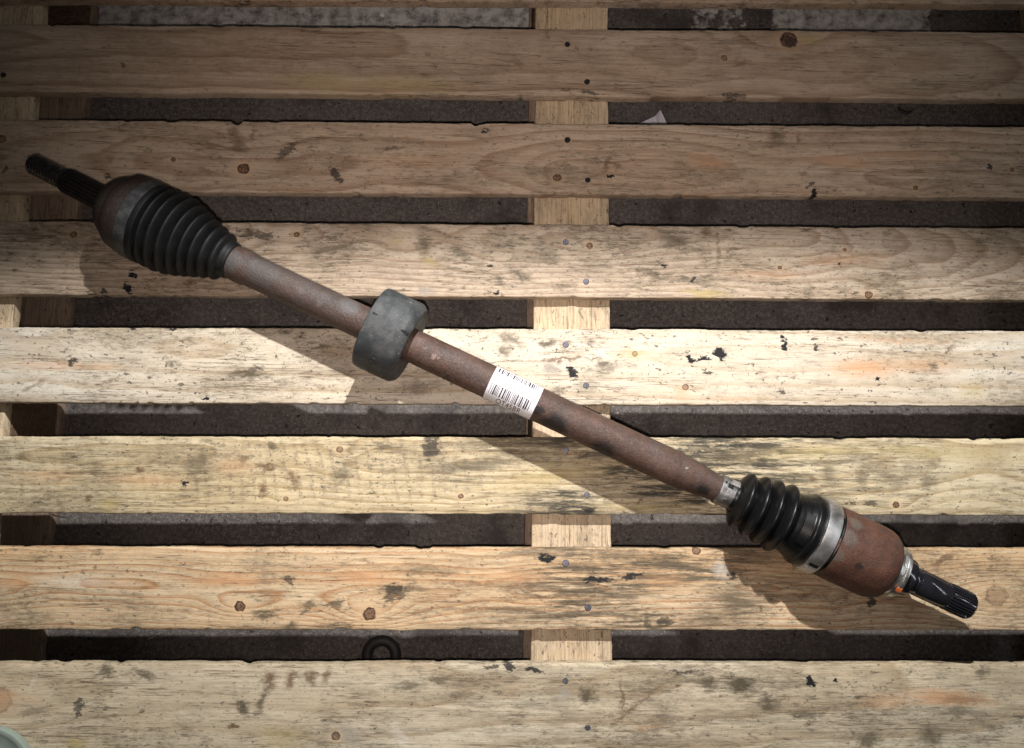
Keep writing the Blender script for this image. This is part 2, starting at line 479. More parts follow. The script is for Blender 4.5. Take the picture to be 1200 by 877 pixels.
def box(name, x0, x1, y0, y1, z0, z1, mat, parent, origin, bev=0.002):
    bm = bmesh.new()
    bmesh.ops.create_cube(bm, size=1.0)
    for v in bm.verts:
        v.co = Vector((x0 + (v.co.x + 0.5) * (x1 - x0), y0 + (v.co.y + 0.5) * (y1 - y0), z0 + (v.co.z + 0.5) * (z1 - z0))) - origin
    bmesh.ops.bevel(bm, geom=list(bm.edges), offset=bev, segments=2, affect='EDGES')
    me = bpy.data.meshes.new(name); bm.to_mesh(me); bm.free()
    me.materials.append(mat)
    o = bpy.data.objects.new(name, me); COL.objects.link(o); o.parent = parent
    return o


# ------------------------------------------------------------------ floor
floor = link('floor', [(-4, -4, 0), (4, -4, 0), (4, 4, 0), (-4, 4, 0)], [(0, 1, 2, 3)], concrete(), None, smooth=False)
tag(floor, kind='structure')

# ------------------------------------------------------------------ pallet
T = 0.016                                           # board thickness
Z1 = TOP - T                                        # top of the stringer boards
pallet = empty('wooden_pallet', (0, 0, 0))
tag(pallet, 'pale softwood pallet of slatted boards lying under the drive shaft', 'pallet')
PO = Vector((0, 0, 0))

# (upper edge left/right, lower edge left/right) in the photograph, per deck board
BOARDS = [
    dict(e=(-86, -80, -1, 5), seed=1, light=(0.441, 0.360, 0.279), ring=0.3, cloud=0.4),
    dict(e=(28.5, 38, 107.5, 116.5), seed=2, light=(0.520, 0.410, 0.305), dark=(0.250, 0.155, 0.095), tint=(0.440, 0.320, 0.220), spacing=0.016, v0=0.01, h0=0.03,
         hs=0.03, hamp=0.05, ring=0.5, cloud=0.2, specks=0.35, scratch=0.12, wobble=0.022,
         knots=[(924, 47, 11, 1.0), (849, 68, 4, 0.8)],
         stains=[(924, 48, 9, 8, 0, 'K', 0.6), (868, 74, 9, 4, 0, 'B', 0.6), (380, 97, 60, 13, 5, 'Y', 0.4), (470, 100, 70, 12, 0, 'Y', 0.35), (610, 76, 6, 4, 30, 'B', 0.5),
                 (690, 108, 12, 3, 10, 'K', 0.6), (665, 106, 7, 3, 20, 'K', 0.5), (950, 46, 16, 8, 0, 'Y', 0.55), (145, 76, 5, 3, 60, 'K', 0.5),
                 (860, 112, 18, 3, 0, 'K', 0.6), (640, 40, 7, 3, 80, 'B', 0.4)]),
    dict(e=(140, 149, 224, 231.5), seed=3, light=(0.580, 0.465, 0.350), dark=(0.300, 0.185, 0.110), tint=(0.500, 0.370, 0.260), spacing=0.013, v0=-0.012, h0=0.018,
         hs=-0.03, hamp=0.07, ring=0.5, cloud=0.26, specks=0.5, wobble=0.02, notch=[(268, 1, 6.5, 4.5)],
         knots=[(285, 198, 7, 1.0), (653, 208, 5, 1.0), (2, 163, 5, 0.8), (203, 187, 3, 0.9), (1073, 220, 3, 0.9), (1186, 199, 3, 0.9)],
         stains=[(395, 206, 6, 13, -30, 'K', 0.7), (335, 178, 16, 6, -40, 'K', 0.55), (278, 163, 7, 20, -20, 'B', 0.6), (298, 158, 4, 7, 0, 'B', 0.7),
                 (568, 155, 5, 3, 0, 'K', 0.8), (560, 155, 30, 7, 0, 'B', 0.3), (455, 174, 18, 3, -10, 'O', 0.8), (712, 192, 4, 16, 25, 'B', 0.7), (716, 207, 4, 3, 0, 'K', 0.9),
                 (724, 194, 4, 6, 0, 'B', 0.6), (955, 226, 4, 8, 10, 'K', 0.9), (950, 217, 9, 2, -30, 'K', 0.6), (910, 160, 10, 12, 20, 'O', 0.7), (936, 164, 3, 5, 0, 'B', 0.7),
                 (128, 187, 4, 8, 10, 'B', 0.45), (125, 207, 4, 3, 0, 'K', 0.6), (242, 200, 10, 3, 20, 'B', 0.5), (640, 200, 50, 6, 0, 'O', 0.35), (985, 190, 50, 7, 4, 'R', 0.5),
                 (830, 190, 25, 9, 5, 'R', 0.5), (1060, 183, 60, 5, 3, 'R', 0.4), (5, 200, 3, 4, 0, 'K', .6), (480, 190, 60, 9, 0, 'R', 0.25), (1160, 196, 2.5, 5, 0, 'K', 0.8)]),
    dict(e=(259, 267.5, 345, 352), seed=4, light=(0.600, 0.500, 0.385), dark=(0.300, 0.200, 0.125), tint=(0.520, 0.405, 0.295), spacing=0.0075, v0=0.03, h0=0.03, hs=0.04,
         hamp=0.05, ring=0.5, cloud=0.5, specks=0.6, scratch=0.5, wobble=0.03,
         knots=[(348, 275, 3.5, 1.0), (86, 275, 4, 0.9), (691, 288, 4, 0.9), (1018, 346, 5, 0.9), (990, 293, 2.5, 1.0), (914, 314, 2.5, 1.0)],
         stains=[(300, 275, 24, 5, 5, 'K', 0.6), (155, 322, 4, 4, 0, 'K', 0.9), (149, 338, 6, 5, 40, 'K', 0.9), (121, 343, 4, 4, 0, 'K', 0.7), (223, 333, 6, 3, 0, 'B', 0.8),
                 (395, 292, 22, 7, -10, 'O', 0.6), (497, 285, 8, 16, 0, 'O', 0.75), (503, 306, 12, 6, 20, 'Y', 0.6), (465, 283, 12, 7, 0, 'Y', 0.45), (540, 298, 14, 8, 30, 'O', 0.6),
                 (610, 322, 12, 6, 20, 'O', 0.8), (575, 312, 4, 3, 0, 'K', 0.8), (640, 300, 18, 9, 20, 'O', 0.6), (585, 330, 8, 5, 40, 'O', 0.7), (580, 343, 4, 2, -20, 'K', 0.9),
                 (498, 341, 9, 4, 0, 'G', 0.9), (780, 312, 5, 3, -10, 'K', 1.0), (790, 280, 18, 12, 20, 'O', 0.7), (760, 320, 26, 4, 20, 'O', 0.6), (827, 273, 5, 6, 0, 'B', 0.8),
                 (842, 295, 2.5, 18, 0, 'B', 0.6), (812, 328, 3, 4, 0, 'K', 0.8), (825, 344, 28, 5, 5, 'Y', 0.65), (900, 322, 46, 6, 0, 'R', 0.35), (990, 304, 50, 8, -3, 'R', 0.35),
                 (90, 290, 18, 4, 0, 'O', 0.4), (30, 272, 25, 7, 0, 'O', 0.5), (660, 335, 12, 4, 0, 'O', 0.7), (800, 328, 34, 4, 0, 'O', 0.6), (983, 310, 3, 2, 0, 'K', 0.9)]),
    dict(e=(383.5, 388, 472, 476), seed=5, light=(0.640, 0.590, 0.495), dark=(0.400, 0.290, 0.175), tint=(0.590, 0.495, 0.365), spacing=0.019, v0=0.015, h0=0.015, hs=-0.01,
         hamp=0.04, ring=0.42, cloud=0.34, specks=0.8, scratch=0.6, wobble=0.012, fibre=0.15,
         knots=[(744, 415, 3.5, 0.8), (803, 454, 4, 0.75)],
         stains=[(744, 415, 26, 7, 0, 'Y', 0.45), (822, 422, 14, 3, -8, 'K', 1.0), (845, 416, 8, 6, 30, 'K', 1.0), (808, 420, 3, 6, -30, 'K', 0.9), (919, 407, 3, 7, -20, 'K', 0.9), (918, 397, 4, 3, 0, 'K', 0.9),
                 (955, 408, 3, 4, 0, 'K', 0.8), (955, 398, 4, 2, 0, 'K', 0.7), (1029, 445, 3, 2.5, 0, 'K', 1.0), (1010, 432, 40, 11, 4, 'R', 0.75), (1070, 428, 60, 10, 2, 'R', 0.4), (1140, 457, 18, 11, 0, 'Y', 0.4),
                 (916, 460, 5, 3, 30, 'K', 0.7), (1112, 411, 8, 2, -40, 'B', 0.8), (1092, 429, 7, 4, 30, 'O', 0.7), (830, 436, 8, 3, 0, 'K', 0.7), (645, 431, 10, 7, 20, 'G', 0.9), (670, 436, 5, 10, -45, 'K', 0.9),
                 (660, 421, 28, 2, -4, 'B', 0.8), (706, 428, 9, 5, 0, 'O', 0.8), (600, 398, 18, 6, 30, 'O', 0.7), (640, 402, 10, 5, 0, 'O', 0.85), (592, 412, 8, 7, 30, 'O', 0.7), (690, 397, 14, 4, 0, 'B', 0.5),
                 (663, 404, 9, 5, 0, 'B', 0.6), (688, 455, 12, 10, 0, 'O', 0.45), (712, 433, 12, 5, -20, 'O', 0.6), (655, 457, 8, 5, 0, 'O', 0.6),
                 (290, 439, 24, 6, 3, 'O', 0.9), (300, 432, 10, 3, -10, 'K', 0.5), (84, 424, 4, 5, 20, 'K', 0.7), (50, 428, 70, 6, 0, 'R', 0.4), (115, 430, 25, 5, 0, 'R', 0.35), (40, 452, 14, 3, -35, 'B', 0.6),
                 (241, 468, 5, 3, 0, 'K', 1.0), (205, 426, 7, 4, 0, 'O', 0.7), (378, 456, 5, 4, 0, 'B', 0.8), (211, 451, 4, 3, 0, 'K', 0.6), (155, 385, 4, 3, 0, 'K', 0.8), (203, 385, 4, 2, 0, 'K', 0.8), (130, 446, 14, 1.6, -20, 'B', 0.6),
                 (490, 455, 22, 8, -10, 'O', 0.6), (535, 440, 10, 8, 0, 'Y', 0.35), (1060, 400, 60, 3, 2, 'R', 0.35), (870, 468, 30, 3, 0, 'R', 0.3), (800, 462, 12, 8, 20, 'R', 0.35)]),
    dict(e=(511, 514, 601.7, 604), seed=6, light=(0.660, 0.575, 0.405), dark=(0.320, 0.220, 0.100), tint=(0.580, 0.465, 0.270), spacing=0.010, v0=0.02, h0=0.01, hs=0.05,
         hamp=0.05, ring=0.5, cloud=0.34, mold=1.0, moldx=(0.13, 0.36), specks=0.75, saw=0.42, sawx=(-0.50, -0.06), wobble=0.03,
         knots=[(1050, 592, 4, 1.0), (540, 582, 3, 0.9), (335, 585, 3, 0.7), (398, 527, 4, 0.7)],
         stains=[(505, 525, 10, 15, 5, 'K', 0.7), (450, 522, 16, 3, 0, 'O', 0.6), (216, 568, 4, 4, 0, 'K', 0.9), (162, 552, 6, 4, -20, 'B', 0.9), (309, 574, 4, 7, 10, 'B', 0.9), (343, 560, 5, 14, -25, 'B', 0.75),
                 (128, 592, 10, 8, 0, 'Y', 0.55), (104, 584, 4, 3, 0, 'B', 0.8), (60, 558, 40, 9, 0, 'R', 0.3), (170, 562, 50, 7, 0, 'R', 0.3), (275, 545, 22, 14, 0, 'R', 0.3), (320, 522, 6, 4, 0, 'O', 0.8),
                 (313, 548, 14, 3, 0, 'B', 0.8), (286, 541, 6, 6, 0, 'B', 0.6), (232, 545, 12, 18, 20, 'O', 0.55), (400, 555, 10, 14, 20, 'O', 0.6), (88, 536, 8, 3, 20, 'O', 0.7),
                 (860, 535, 50, 9, -8, 'O', 0.8), (830, 525, 40, 4, -6, 'K', 0.5), (970, 556, 8, 14, 0, 'O', 0.55), (1010, 560, 7, 14, 0, 'O', 0.55), (1088, 566, 8, 10, 0, 'O', 0.5), (1050, 568, 8, 8, 0, 'O', 0.4),
                 (1020, 590, 8, 3, 0, 'K', 0.6), (998, 588, 6, 3, 0, 'K', 0.6), (953, 563, 4, 6, -30, 'B', 0.7), (1080, 530, 110, 8, 2, 'Y', 0.35), (960, 530, 80, 8, -4, 'Y', 0.4), (640, 560, 70, 12, -12, 'Y', 0.4),
                 (560, 545, 70, 9, -8, 'O', 0.6), (690, 598, 10, 3, 0, 'K', 0.7), (600, 520, 40, 4, 0, 'O', 0.5), (760, 595, 60, 5, 0, 'Y', 0.3)]),
    dict(e=(641, 643, 738, 739), seed=7, light=(0.670, 0.545, 0.365), dark=(0.400, 0.180, 0.065), tint=(0.590, 0.395, 0.205), spacing=0.0062, v0=-0.004, h0=0.004, hs=0.035,
         hamp=0.045, ring=0.85, cloud=0.34, mold=0.85, moldx=(0.10, 0.30), specks=0.6, wobble=0.02,
         knots=[(433, 720, 7.5, 1.0), (281, 711, 6, 1.0), (816, 646, 5, 0.9), (1168, 699, 13, 0.35)],
         stains=[(640, 655, 12, 5, 10, 'K', 0.9), (700, 680, 18, 3.5, 2, 'K', 0.85), (740, 675, 16, 3, -12, 'K', 0.8), (462, 695, 13, 9, -20, 'K', 0.6), (470, 690, 26, 5, 0, 'O', 0.7), (845, 668, 9, 9, 20, 'W', 0.35),
                 (858, 674, 7, 4, 30, 'K', 0.7), (310, 720, 14, 5, -8, 'O', 0.8), (365, 709, 10, 4, 0, 'O', 0.75), (340, 734, 9, 4, 0, 'O', 0.8), (395, 708, 6, 6, 0, 'O', 0.6), (388, 733, 12, 4, 0, 'O', 0.6), (340, 680, 5, 5, 0, 'K', 0.6),
                 (270, 679, 34, 7, 0, 'R', 0.8), (430, 676, 36, 7, 5, 'R', 0.65), (605, 678, 30, 7, 0, 'R', 0.5), (20, 682, 22, 8, 0, 'R', 0.7), (85, 682, 40, 7, 0, 'W', 0.25), (780, 680, 26, 8, 0, 'R', 0.4),
                 (500, 668, 34, 6, 0, 'O', 0.55), (560, 685, 50, 3, 0, 'B', 0.5), (520, 715, 70, 3, -3, 'B', 0.45), (640, 700, 60, 2, -3, 'B', 0.5), (758, 730, 3, 10, 0, 'O', 0.8), (780, 728, 12, 4, -10, 'K', 0.6), (730, 650, 30, 8, 0, 'O', 0.5),
                 (620, 725, 50, 8, 0, 'O', 0.4), (860, 700, 16, 30, 0, 'O', 0.4), (830, 725, 24, 9, 0, 'O', 0.6), (1022, 707, 8, 5, -20, 'K', 0.75), (45, 655, 8, 3, 0, 'O', 0.4), (115, 648, 5, 4, 0, 'O', 0.6), (1108, 655, 14, 4, -30, 'B', 0.75)]),
    dict(e=(777.5, 778, 894, 896), seed=8, light=(0.650, 0.580, 0.445), dark=(0.320, 0.225, 0.125), tint=(0.590, 0.475, 0.315), spacing=0.026, v0=0.03, h0=0.02, hs=0.05,
         hamp=0.05, ring=0.42, cloud=0.36, mold=0.35, moldx=(0.2, 0.7), specks=0.6, scratch=0.6, wobble=0.03,
         knots=[(393, 863, 5, 0.9), (-4, 822, 16, 0.3)],
         stains=[(315, 798, 8, 9, 0, 'B', 0.85), (341, 797, 6, 9, 0, 'B', 0.8), (363, 795, 6, 10, 0, 'B', 0.8), (383, 792, 5, 9, 10, 'B', 0.75), (284, 828, 5, 14, -35, 'O', 0.9), (307, 822, 5, 14, 25, 'O', 0.8), (92, 828, 4, 12, 15, 'K', 0.6),
                 (125, 786, 7, 6, 0, 'O', 0.8), (170, 791, 12, 4, 25, 'O', 0.8), (38, 800, 2.5, 10, 15, 'W', 0.2), (40, 833, 14, 5, -8, 'O', 0.5), (5, 820, 14, 12, 0, 'R', 0.6), (30, 820, 20, 6, 0, 'R', 0.35), (88, 872, 10, 8, 0, 'Y', 0.7),
                 (330, 865, 30, 14, 0, 'Y', 0.35), (273, 852, 5, 3, 0, 'B', 0.9), (120, 795, 50, 1.6, -6, 'B', 0.5), (950, 801, 6, 5, -20, 'K', 1.0), (980, 799, 2.5, 2.5, 0, 'K', 1), (868, 803, 18, 12, 10, 'O', 0.95), (830, 803, 8, 9, 0, 'O', 0.8),
                 (900, 825, 12, 8, 0, 'O', 0.85), (945, 838, 18, 8, 10, 'O', 0.7), (1110, 818, 48, 9, 4, 'R', 0.75), (1130, 820, 26, 7, 0, 'B', 0.5), (1040, 822, 30, 8, 0, 'R', 0.4), (1120, 835, 22, 6, 0, 'O', 0.6), (1017, 868, 14, 10, 0, 'O', 0.8), (1090, 865, 12, 14, 0, 'O', 0.6),
                 (1150, 787, 8, 6, 0, 'O', 0.7), (595, 782, 9, 4, 20, 'K', 0.8), (625, 785, 12, 4, 10, 'K', 0.8), (575, 782, 8, 3, 0, 'K', 0.7), (690, 815, 9, 9, 30, 'O', 0.9), (480, 803, 16, 6, 0, 'O', 0.6), (515, 797, 8, 6, 0, 'O', 0.6),
                 (730, 820, 2, 26, -2, 'B', 0.7), (745, 828, 36, 2.5, -38, 'B', 0.6), (760, 853, 22, 2, -5, 'R', 0.5), (470, 865, 5, 22, -30, 'W', 0.2), (410, 862, 14, 12, 20, 'G', 0.6), (540, 815, 12, 5, 0, 'O', 0.5), (660, 812, 8, 8, 0, 'G', 0.8), (800, 788, 20, 2, 0, 'K', 0.6), (780, 830, 14, 10, 0, 'O', 0.4)]),
]
NAILS = {1: [(665, 52), (688, 96), (4, 88)], 2: [(665, 164), (689, 211)], 3: [(663, 284), (687, 330)], 4: [(663, 404), (687, 452)],
         5: [(663, 528), (688, 580)], 6: [(663, 660), (689, 712)], 7: [(663, 798), (689, 853)]}
nail_mat = simple('dull_nail_steel', (0.06, 0.06, 0.07), (0.15, 0.15, 0.18), 300, 0.42, 0.6, bump=0.25, rough2=0.6)


nail_dark = simple('dark_nail_steel', (0.012, 0.012, 0.015), (0.03, 0.03, 0.036), 300, 0.4, 0.3, bump=0.25, rough2=0.55)  # darker nail steel, only for the far boards
PROTO = {}


def nail(parent, origin, loc, dark=False):
    if dark not in PROTO:
        vs, fs = [(0, 0, 0.0004)], []
        for r, zz in ((0.0022, 0.0005), (0.0037, 0.0004), (0.0043, -0.0001), (0.0043, -0.003)):
            for k in range(14):
                a = 2 * math.pi * k / 14
                vs.append((r * math.cos(a) * (1 + 0.04 * math.sin(3 * a)), r * math.sin(a), zz))
        for k in range(14):
            fs.append((0, 1 + k, 1 + (k + 1) % 14))
            for j in range(3):
                fs.append((1 + j * 14 + k, 1 + (j + 1) * 14 + k, 1 + (j + 1) * 14 + (k + 1) % 14, 1 + j * 14 + (k + 1) % 14))
        o = link('nail_head', vs, fs, nail_dark if dark else nail_mat, parent, sharp=20)
        PROTO[dark] = o
    else:
        o = PROTO[dark].copy(); COL.objects.link(o); o.parent = parent
    o.location = loc - origin + Vector((0, 0, random.uniform(-0.0004, 0.0003)))
    sc_ = random.uniform(0.86, 1.02); o.scale = (sc_, sc_ * random.uniform(0.92, 1.0), 1)
    o.rotation_euler = (random.uniform(-.09, .09), random.uniform(-.09, .09), random.uniform(0, 6))
    return o


XL, XR = -70.0, 1345.0
for i, b in enumerate(BOARDS):
    ul, ur, ll, lr = b.pop('e')
    z = TOP

    def edge(l, r, px):
        return l + (r - l) * px / 1200.0
    pts = [at(XL, edge(ll, lr, XL), z), at(XR, edge(ll, lr, XR), z), at(XR, edge(ul, ur, XR), z), at(XL, edge(ul, ur, XL), z)]
    origin = (pts[0] + pts[1] + pts[2] + pts[3]) / 4
    notches = [((at(nx, 400, z).x - pts[0].x), sd, hw * 0.00106, dp * 0.00106) for (nx, sd, hw, dp) in b.pop('notch', [])]
    rc = random.Random(100 + i)
    Lb = (pts[1] - pts[0]).length
    for _ in range(16):                              # chipped arrises
        notches.append((rc.uniform(0, Lb), rc.choice((-1, 1)), rc.uniform(0.003, 0.009), rc.uniform(0.0006, 0.0022)))
    mat = wood('deck_board_wood', origin=origin, z=z, **b)
    o = plank('deck_board', pts, T - 0.0002, mat, pallet, origin, b['seed'] * 13.7, n=700, notches=notches)
    o.location = origin
    for (nx, ny) in NAILS.get(i, []):
        nail(o, origin, at(nx, ny, z + 0.0003), i <= 2)

# stringer boards that the deck is nailed to, running away from the viewer
def rail(xa, xb, seed, light, tint, dark, name='stringer_board', z=Z1, t=T, extra=0.0, mat=None, yr=(-60, 930)):
    """xa/xb: (px at y=130, px at y=755) of the two long edges"""
    def ex(e, py):
        return e[0] + (e[1] - e[0]) * (py - 130) / 625.0
    y0, y1 = yr
    pts = [at(ex(xb, y1), y1, Z1), at(ex(xb, y0), y0, Z1), at(ex(xa, y0), y0, Z1), at(ex(xa, y1), y1, Z1)]
    d = Vector((extra, 0, 0))
    pts = [pts[0] + d, pts[1] + d, pts[2] - d, pts[3] - d]
    for q in pts:
        q.z = z
    origin = sum(pts, Vector()) / 4
    # material runs along local X, so build the plank lying along X and turn it
    a = (pts[1] - pts[0]); ang = math.atan2(a.y, a.x)
    M = Matrix.Rotation(-ang, 4, 'Z')
    loc = [M @ (q - origin) for q in pts]
    if mat is None:
        mat = wood('stringer_wood', seed, Vector((0, 0, 0)), z, light=light, tint=tint, dark=dark, spacing=0.0045, v0=0.05, h0=0.02, hs=0.0, hamp=0.02, ring=0.3, wobble=0.014, cloud=0.3, specks=0.7, scratch=0.3)
    o = plank(name, loc, t, mat, pallet, Vector((0, 0, 0)), seed * 5.1, n=160, across=6)
    o.location = origin
    o.rotation_euler = (0, 0, ang)
    return o, pts, ang


PALE = dict(light=(0.60, 0.485, 0.34), tint=(0.57, 0.43, 0.27), dark=(0.40, 0.27, 0.15))
OLD = dict(light=(0.36, 0.27, 0.20), tint=(0.30, 0.22, 0.16), dark=(0.20, 0.13, 0.09))
left = ((-52, -110), (38, -20))
mid = ((627, 622), (713, 717.3))
right = ((1290, 1345), (1378, 1440))
N = Nodes('pressed_chip_block')
p = N.mapping(N.obj(), sc=(1, 1, 2.5))
v = N.voronoi(p, 260.0)
c = N.mix(N.rng(N.noise(p, 120, 5.0, 0.7), 0.35, 0.65), (0.09, 0.05, 0.028), (0.24, 0.15, 0.09))
c = N.mix(N.rng(v[0], 0.0, 0.6, 0.5, 0.0), c, (0.05, 0.03, 0.02))
chip_mat = N.finish(c, 0.85, 0.0, N.bump(v[0], 0.8, 0.002))
for k, (rails, sd) in enumerate(((left, 31), (mid, 33), (right, 35))):
    s_o, spts, sang = rail(rails[0], rails[1], sd, **PALE)
    rail(rails[0], rails[1], sd + 1, name='base_board', z=0.0165, t=0.0165, extra=0.003, **OLD)
    # blocks between stringer and base board: far end, middle, near end
    for py in (-40, 487, 925):
        if k == 1 and py == 487:
            py = 492
        yw = at(600, py, Z1).y
        f = (yw - spts[0].y) / (spts[1].y - spts[0].y)
        xb = spts[0].x + (spts[1].x - spts[0].x) * f
        xa = spts[3].x + (spts[2].x - spts[3].x) * f
        box('chip_block', xa, xb, yw - 0.045, yw + 0.045, 0.0170, Z1 - T - 0.0005, chip_mat, pallet, PO)

# ------------------------------------------------------------------ drive shaft
AXZ = TOP + 0.0478
A0 = Vector((537.7, 430.9)); DIR = Vector((0.9057, 0.4239))


def axis_point(s):
    q = A0 + DIR * (s - 550.0)
    return at(q.x, q.y, AXZ)


P0 = axis_point(0.0); P1 = axis_point(1200.0)
ANG = math.atan2((P1 - P0).y, (P1 - P0).x)


def S(s):
    """metres along the shaft axis"""
    return (axis_point(s) - P0).length * (1 if s >= 0 else -1)


def K(s):
    """metres per picture unit at that place of the axis"""
    d = ROT.transposed() @ (axis_point(s) - CAM)
    return -d.z / FPX


shaft = empty('drive_shaft', (P0.x, P0.y, TOP), ANG)
tag(shaft, 'rusty steel car drive shaft with black rubber boots lying diagonally across the pallet', 'drive shaft')
AXL = AXZ - TOP


def lathe(name, prof, mat, parent=shaft, seg=72, rf=None, tilt=0.0, sharp=35, closed=True, th=None, unit=True):
    """prof: list of (s, r) in picture units along the axis (unit=True) or metres; rf(x, theta, r) reshapes"""
    if unit:
        prof = [(S(s), r * K(s)) for s, r in prof]
    verts, faces = [], []
    full = th is None
    t0, t1 = (0.0, 2 * math.pi) if full else th
    cols = seg if full else seg + 1
    ct, st = math.cos(tilt), math.sin(tilt)
    xp = S(150.0)
    for (x, r) in prof:
        for k in range(cols):
            a = t0 + (t1 - t0) * k / seg
            rr = rf(x, a, r) if rf else r
            X, Yv, Zv = x, rr * math.cos(a), rr * math.sin(a)
            if tilt:
                dx = X - xp
                X, Yv = xp + dx * ct - Yv * st, dx * st + Yv * ct
            verts.append((X, Yv, Zv + AXL))
    n = len(prof)
    for i in range(n - 1):
        for k in range(seg):
            k2 = (k + 1) % cols if full else k + 1
            faces.append((i * cols + k, (i + 1) * cols + k, (i + 1) * cols + k2, i * cols + k2))
    if full and closed:
        faces.append(tuple(range(cols)))
        faces.append(tuple((n - 1) * cols + k for k in range(cols)))
    return link(name, verts, faces, mat, parent, sharp=sharp)


def wavy(points, steps=7):
    """smooth curve through (s, r) peaks and valleys"""
    out = []
    for (s0, r0), (s1, r1) in zip(points[:-1], points[1:]):
        for k in range(steps):
            t = k / steps
            e = 0.5 - 0.5 * math.cos(math.pi * t)
            out.append((s0 + (s1 - s0) * t, r0 + (r1 - r0) * e))
    out.append(points[-1])
    return out


def at_axis(s, deg, rpx):
    a = math.radians(deg)
    return (S(s), rpx * K(s) * math.cos(a), rpx * K(s) * math.sin(a) + AXL)


m_tube = rust('brown_rusted_tube', (0.092, 0.049, 0.035), (0.038, 0.023, 0.018), (0.105, 0.09, 0.082), 0.4, 40.0,
              spots=[(*at_axis(655, 112, 20), 0.007, (0.014, 0.010, 0.009), 1.0), (*at_axis(679, 140, 20), 0.016, (0.012, 0.008, 0.007), 1.0),
                     (*at_axis(742, 152, 20), 0.015, (0.014, 0.009, 0.008), 1.0), (*at_axis(470, 160, 20), 0.014, (0.02, 0.013, 0.011), 0.8), (*at_axis(866, 130, 17), 0.008, (0.012, 0.009, 0.008), 1.0),
                     (*at_axis(520, 100, 20), 0.003, (0.22, 0.165, 0.145), 0.8), (*at_axis(526, 95, 20), 0.002, (0.22, 0.165, 0.145), 0.7),
                     (*at_axis(350, 90, 20), 0.0035, (0.14, 0.125, 0.12), 0.5), (*at_axis(375, 100, 20), 0.004, (0.14, 0.125, 0.12), 0.5),
                     (*at_axis(300, 75, 20), 0.020, (0.085, 0.08, 0.078), 0.6), (*at_axis(262, 95, 20), 0.014, (0.075, 0.074, 0.074), 0.7),
                     (*at_axis(350, 80, 20), 0.075, (0.055, 0.045, 0.041), 0.5), (*at_axis(407, 60, 20), 0.012, (0.10, 0.10, 0.103), 0.6), (*at_axis(838, 75, 20), 0.0018, (0.30, 0.25, 0.22), 0.7)])
m_cup = rust('dark_rusted_joint', (0.036, 0.022, 0.017), (0.018, 0.013, 0.011), (0.05, 0.045, 0.04), 0.3, 60.0)
m_housing = rust('orange_rusted_housing', (0.112, 0.046, 0.027), (0.052, 0.023, 0.016), (0.10, 0.09, 0.075), 0.25, 55.0,
                 spots=[(*at_axis(1031, 78, 44), 0.010, (0.10, 0.092, 0.078), 0.55), (*at_axis(1027, 110, 44), 0.008, (0.115, 0.10, 0.078), 0.55), (*at_axis(1036, 50, 44), 0.008, (0.11, 0.10, 0.08), 0.6),
                        (*at_axis(1054, 112, 44), 0.005, (0.02, 0.012, 0.010), 0.8), (*at_axis(1100, 150, 36), 0.010, (0.02, 0.012, 0.010), 0.6)])
m_boot_old = simple('dusty_rubber', (0.0045, 0.0048, 0.0053), (0.0075, 0.008, 0.0085), 30, 0.55, dust=(0.022, 0.022, 0.023), dust_amt=0.35, spec=0.24, bump=0.3)
m_boot_new = simple('glossy_black_rubber', (0.0035, 0.0038, 0.0042), (0.0055, 0.0058, 0.0065), 40, 0.30, dust=(0.010, 0.011, 0.012), dust_amt=0.2, bump=0.03, rough2=0.36, spec=0.28)
m_damper = simple('weathered_grey_rubber', (0.017, 0.021, 0.0235), (0.032, 0.037, 0.040), 38, 0.64, dust=(0.11, 0.11, 0.107), dust_amt=0.6, bump=0.6, fine=420)
m_steel = simple('bright_clamp_steel', (0.62, 0.62, 0.62), (0.78, 0.78, 0.78), 60, 0.38, 1.0, bump=0.15, rough2=0.52, dust=(0.40, 0.39, 0.37), dust_amt=0.35)
m_steel2 = simple('grimy_clamp_steel', (0.26, 0.26, 0.26), (0.48, 0.48, 0.48), 90, 0.42, 1.0, bump=0.3, rough2=0.58, dust=(0.10, 0.095, 0.09), dust_amt=0.6)
m_dull = simple('dull_grey_band', (0.020, 0.021, 0.023), (0.036, 0.037, 0.039), 50, 0.55, 0.0, dust=(0.15, 0.15, 0.15), dust_amt=0.4)
m_zinc = simple('zinc_ring', (0.60, 0.60, 0.58), (0.78, 0.78, 0.76), 70, 0.28, 1.0, bump=0.1, rough2=0.42)
m_black = simple('oiled_black_steel', (0.010, 0.010, 0.013), (0.016, 0.016, 0.020), 60, 0.09, 0.0, bump=0.05, rough2=0.15, spec=0.8)
m_thread = simple('worn_thread_steel', (0.10, 0.10, 0.10), (0.24, 0.24, 0.24), 200, 0.24, 0.95, bump=0.25)
m_spline = simple('dark_spline_steel', (0.018, 0.015, 0.014), (0.036, 0.032, 0.030), 120, 0.5, 0.4, bump=0.3)

TILT = -math.radians(2.0)
# threaded tip and splined stub of the outer joint
prof = [(-6.0, 8.5), (-5.0, 11.0), (-3.0, 12.6)]
n_thr = 10
for k in range(n_thr):
    s0 = -3.0 + k * 3.75
    prof += [(s0 + 0.5, 12.8), (s0 + 1.3, 12.8), (s0 + 2.2, 10.9), (s0 + 2.8, 10.9)]
prof += [(36.0, 11.2), (38.5, 11.2)]
lathe('threaded_tip', prof, m_thread, tilt=TILT, sharp=25)


def teeth(n, depth, x_from=None):
    def f(x, a, r):
        w = math.sin(a * n)
        return r * (1 - depth * (0.5 + 0.5 * max(-1, min(1, w * 1.9))))
    return f


stub = lathe('splined_stub', [(37.5, 11), (39, 14.0), (42, 15.2), (60, 15.4), (85, 15.6), (97, 15.8)], m_spline, seg=220, rf=teeth(22, 0.17), tilt=TILT, sharp=25)
